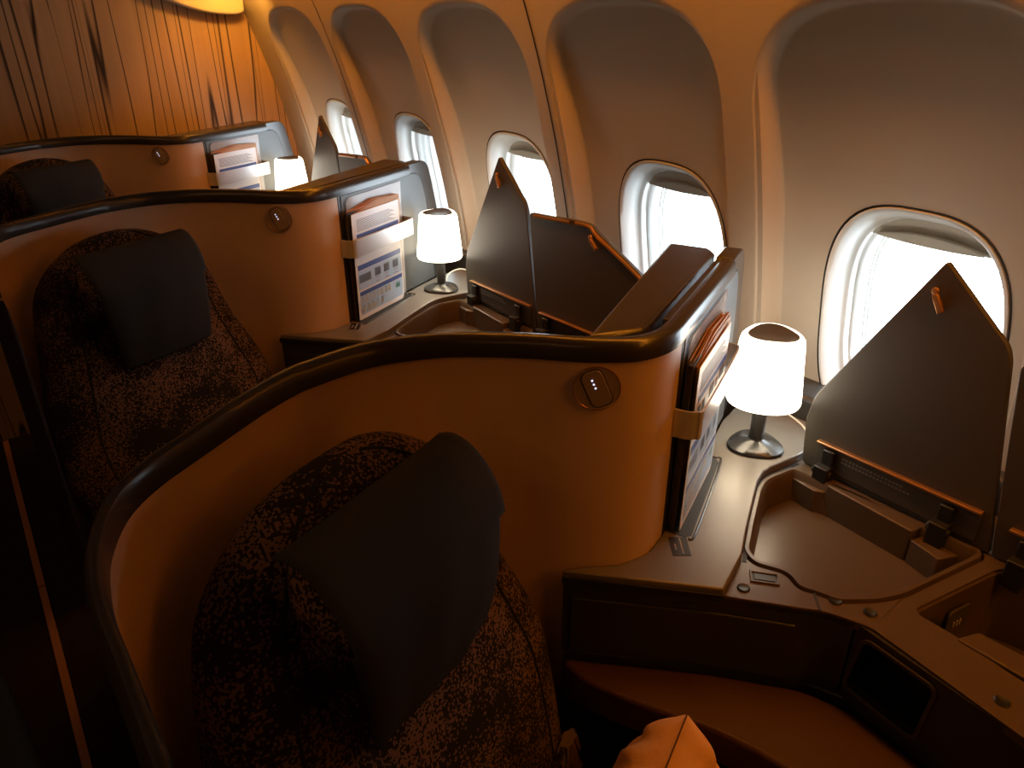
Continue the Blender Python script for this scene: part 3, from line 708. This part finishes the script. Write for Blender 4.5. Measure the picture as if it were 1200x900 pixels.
sh = shell(); co = console(); la = lamp(); lf = leaflets(); se_ = seat(); tw = towel()
ROW = ['nearest the camera', 'in the middle row', 'in the far row by the wood bulkhead']
def rowset(o, labels, cat, group):
    for k in range(3):
        c = o if k == 0 else copy_tree(o)
        c.location = (o.location.x, o.location.y + (P * k), o.location.z)
        tag(c, labels[k], cat, group)
rowset(sh, ['beige curved seat shell with dark rim wrapping the nearest seat', 'beige curved seat shell with dark rim around the middle seat', 'beige curved seat shell with dark rim against the wood bulkhead'], 'seat shell', 'curved privacy shells')
rowset(co, ['bronze grey side console with open tray and raised lid, beside the nearest seat', 'grey side console with raised storage lid, beside the middle seat', 'grey side console with raised lid, nearest the wood bulkhead'], 'console', 'side consoles under the windows')
rowset(la, ['lit white table lamp on the nearest console, largest of the three', 'lit white table lamp on the middle console beside the fully visible card', 'lit white table lamp on the farthest console by the bulkhead'], 'lamp', 'console table lamps')
names_ = {'clear_sleeve': ('sleeve', ['clear plastic sleeve behind the fanned pages beside the nearest lamp', 'clear plastic sleeve behind the card beside the middle lamp', 'clear plastic sleeve behind the card beside the farthest lamp']),
          'magazine': ('booklet', ['dark booklet with fanned brown pages in the nearest leaflet band', 'dark booklet with brown pages in the middle leaflet band', 'dark booklet with brown pages in the farthest leaflet band']),
          'information_card': ('leaflet', ['white printed card seen edge-on in the nearest leaflet band', 'white and blue printed card facing out in the middle leaflet band', 'white and blue printed card in the farthest leaflet band'])}
for nm, o in lf: rowset(o, names_[nm][1], names_[nm][0], {'clear_sleeve': 'clear sleeves', 'magazine': 'booklets', 'information_card': 'printed cards'}[nm] + ' in the leaflet bands')
rowset(se_, ['mottled brown seat with headrest in the foreground shell', 'mottled brown seat with headrest in the middle shell', 'mottled dark seat in the farthest shell, only its top showing'], 'seat', 'mottled airline seats')
rowset(tw, ['dark slate towel draped over the nearest headrest', 'dark slate towel draped over the middle headrest', 'dark slate towel over the farthest headrest'], 'towel', 'headrest towels')

# ------------------------------------------------------------------ single things
def pillow():
    n = 20; hs = .105; vs = {}; rng = random.Random(7)
    verts = []; faces = []
    tip = Vector((.529, .367, -.727))
    up = Vector((.10, .06, 1)).normalized(); view = Vector((.90, .36, -.1)); along = (view - up * view.dot(up)).normalized(); nrm = up.cross(along)
    e1 = (up * .94 - along * .34).normalized(); e2 = (up * .34 + along * .94).normalized()
    for sgn in (1, -1):
        for i in range(n + 1):
            for j in range(n + 1):
                a, b = 2 * i / n - 1, 2 * j / n - 1
                pin = 1 - .07 * (1 - a * a) * abs(b) ** 3; pin2 = 1 - .07 * (1 - b * b) * abs(a) ** 3
                th = .074 * (max(0, (1 - a ** 2) * (1 - b ** 2))) ** .40
                ed = max(abs(a), abs(b)); wr = .026 * math.sin(17 * (a if abs(b) > abs(a) else b) + 2 * a) * max(0, ed - .45) * (1 - ed) * 4
                p = (e1 * (a * pin2) + e2 * (b * pin)) * hs + nrm * sgn * (th + wr)
                verts.append(p)
    o = (n + 1) ** 2
    for g in (0, 1):
        for i in range(n):
            for j in range(n):
                q = (g * o + i * (n + 1) + j, g * o + i * (n + 1) + j + 1, g * o + (i + 1) * (n + 1) + j + 1, g * o + (i + 1) * (n + 1) + j); faces.append(q)
    top = max(verts, key=lambda v: v.z); off = tip - top
    verts = [v + off for v in verts]
    t = thing('pillow', (off.x, off.y, min(v.z for v in verts)))
    m = MB(); m.add(verts, faces); m.build('pillow_cover', 'pillow', t, weld=True, angle=80, sub=1)
    m = MB(); edge = [(1, -1 + 2 * k / 24) for k in range(24)] + [(1 - 2 * k / 24, 1) for k in range(24)] + [(-1, 1 - 2 * k / 24) for k in range(24)] + [(-1 + 2 * k / 24, -1) for k in range(24)]
    def ep(a, b):
        pin = 1 - .07 * (1 - a * a) * abs(b) ** 3; pin2 = 1 - .07 * (1 - b * b) * abs(a) ** 3
        return off + (e1 * (a * pin2) + e2 * (b * pin)) * (hs - .0004)
    m.tube([ep(a * .985, b * .985) if abs(a) + abs(b) > 1.9 else ep(a, b) for a, b in edge], .0009, 6, closed=True); m.build('seam', 'leather', t)
    return t
tag(pillow(), 'tan orange pillow standing on its corner beside the russet armrest', 'pillow')
def wrap():
    rng = random.Random(11); n, k_ = 26, 34; rings = []
    ph = [rng.uniform(0, 6.28) for _ in range(8)]; c = S(.105, .165, -.885)
    for i in range(n + 1):
        t = i / n; z = -1.0035 + .235 * t; row = []
        for j in range(k_):
            a = 2 * math.pi * j / k_; rr = (1 - .72 * t ** 2.6) * (1 if i else .8)
            rr *= 1 + .10 * math.sin(5 * a + ph[0] + 6 * t) + .08 * math.sin(9 * a + ph[1] - 11 * t) + rng.uniform(-.08, .08)
            row.append(S(.105 + .055 * rr * math.cos(a), .165 + .027 * rr * math.sin(a), z + rng.uniform(0, .003)))
        rings.append(row)
    m = MB(); m.loft(rings); return m.build('plastic_bag', 'plastic', base=(c[0], c[1], -1.002), angle=12)
tag(wrap(), 'crumpled clear plastic bag on the nearest seat beside the pillow', 'plastic bag')
def cushion_left():
    t = thing('aisle_seat', (-.42, .60, -1.45))
    def loop(k0, z): return [(-.42 + .305 * k0 * se(math.cos(2 * math.pi * k / 60), .5), .60 + (.75 - .305 * (1 - k0)) * se(math.sin(2 * math.pi * k / 60), .5), z) for k in range(60)]
    m = MB(); m.loft([loop(.90, -1.447), loop(.93, -1.16)]); m.build('seat_base', 'shelldark', t, angle=60)
    m = MB(); m.loft([loop(.94, -1.158), loop(.985, -1.145), loop(1, -1.10), loop(1, -.955), loop(.985, -.92), loop(.95, -.904), loop(.85, -.898), loop(.4, -.896)]); m.build('side_cushion', 'bluefabric', t, angle=80)
    return t
tag(cushion_left(), 'dark blue fabric seat side across the aisle, cut by the frame', 'seat')

for o in list(bpy.data.objects):
    if '_b' in o: del o['_b']
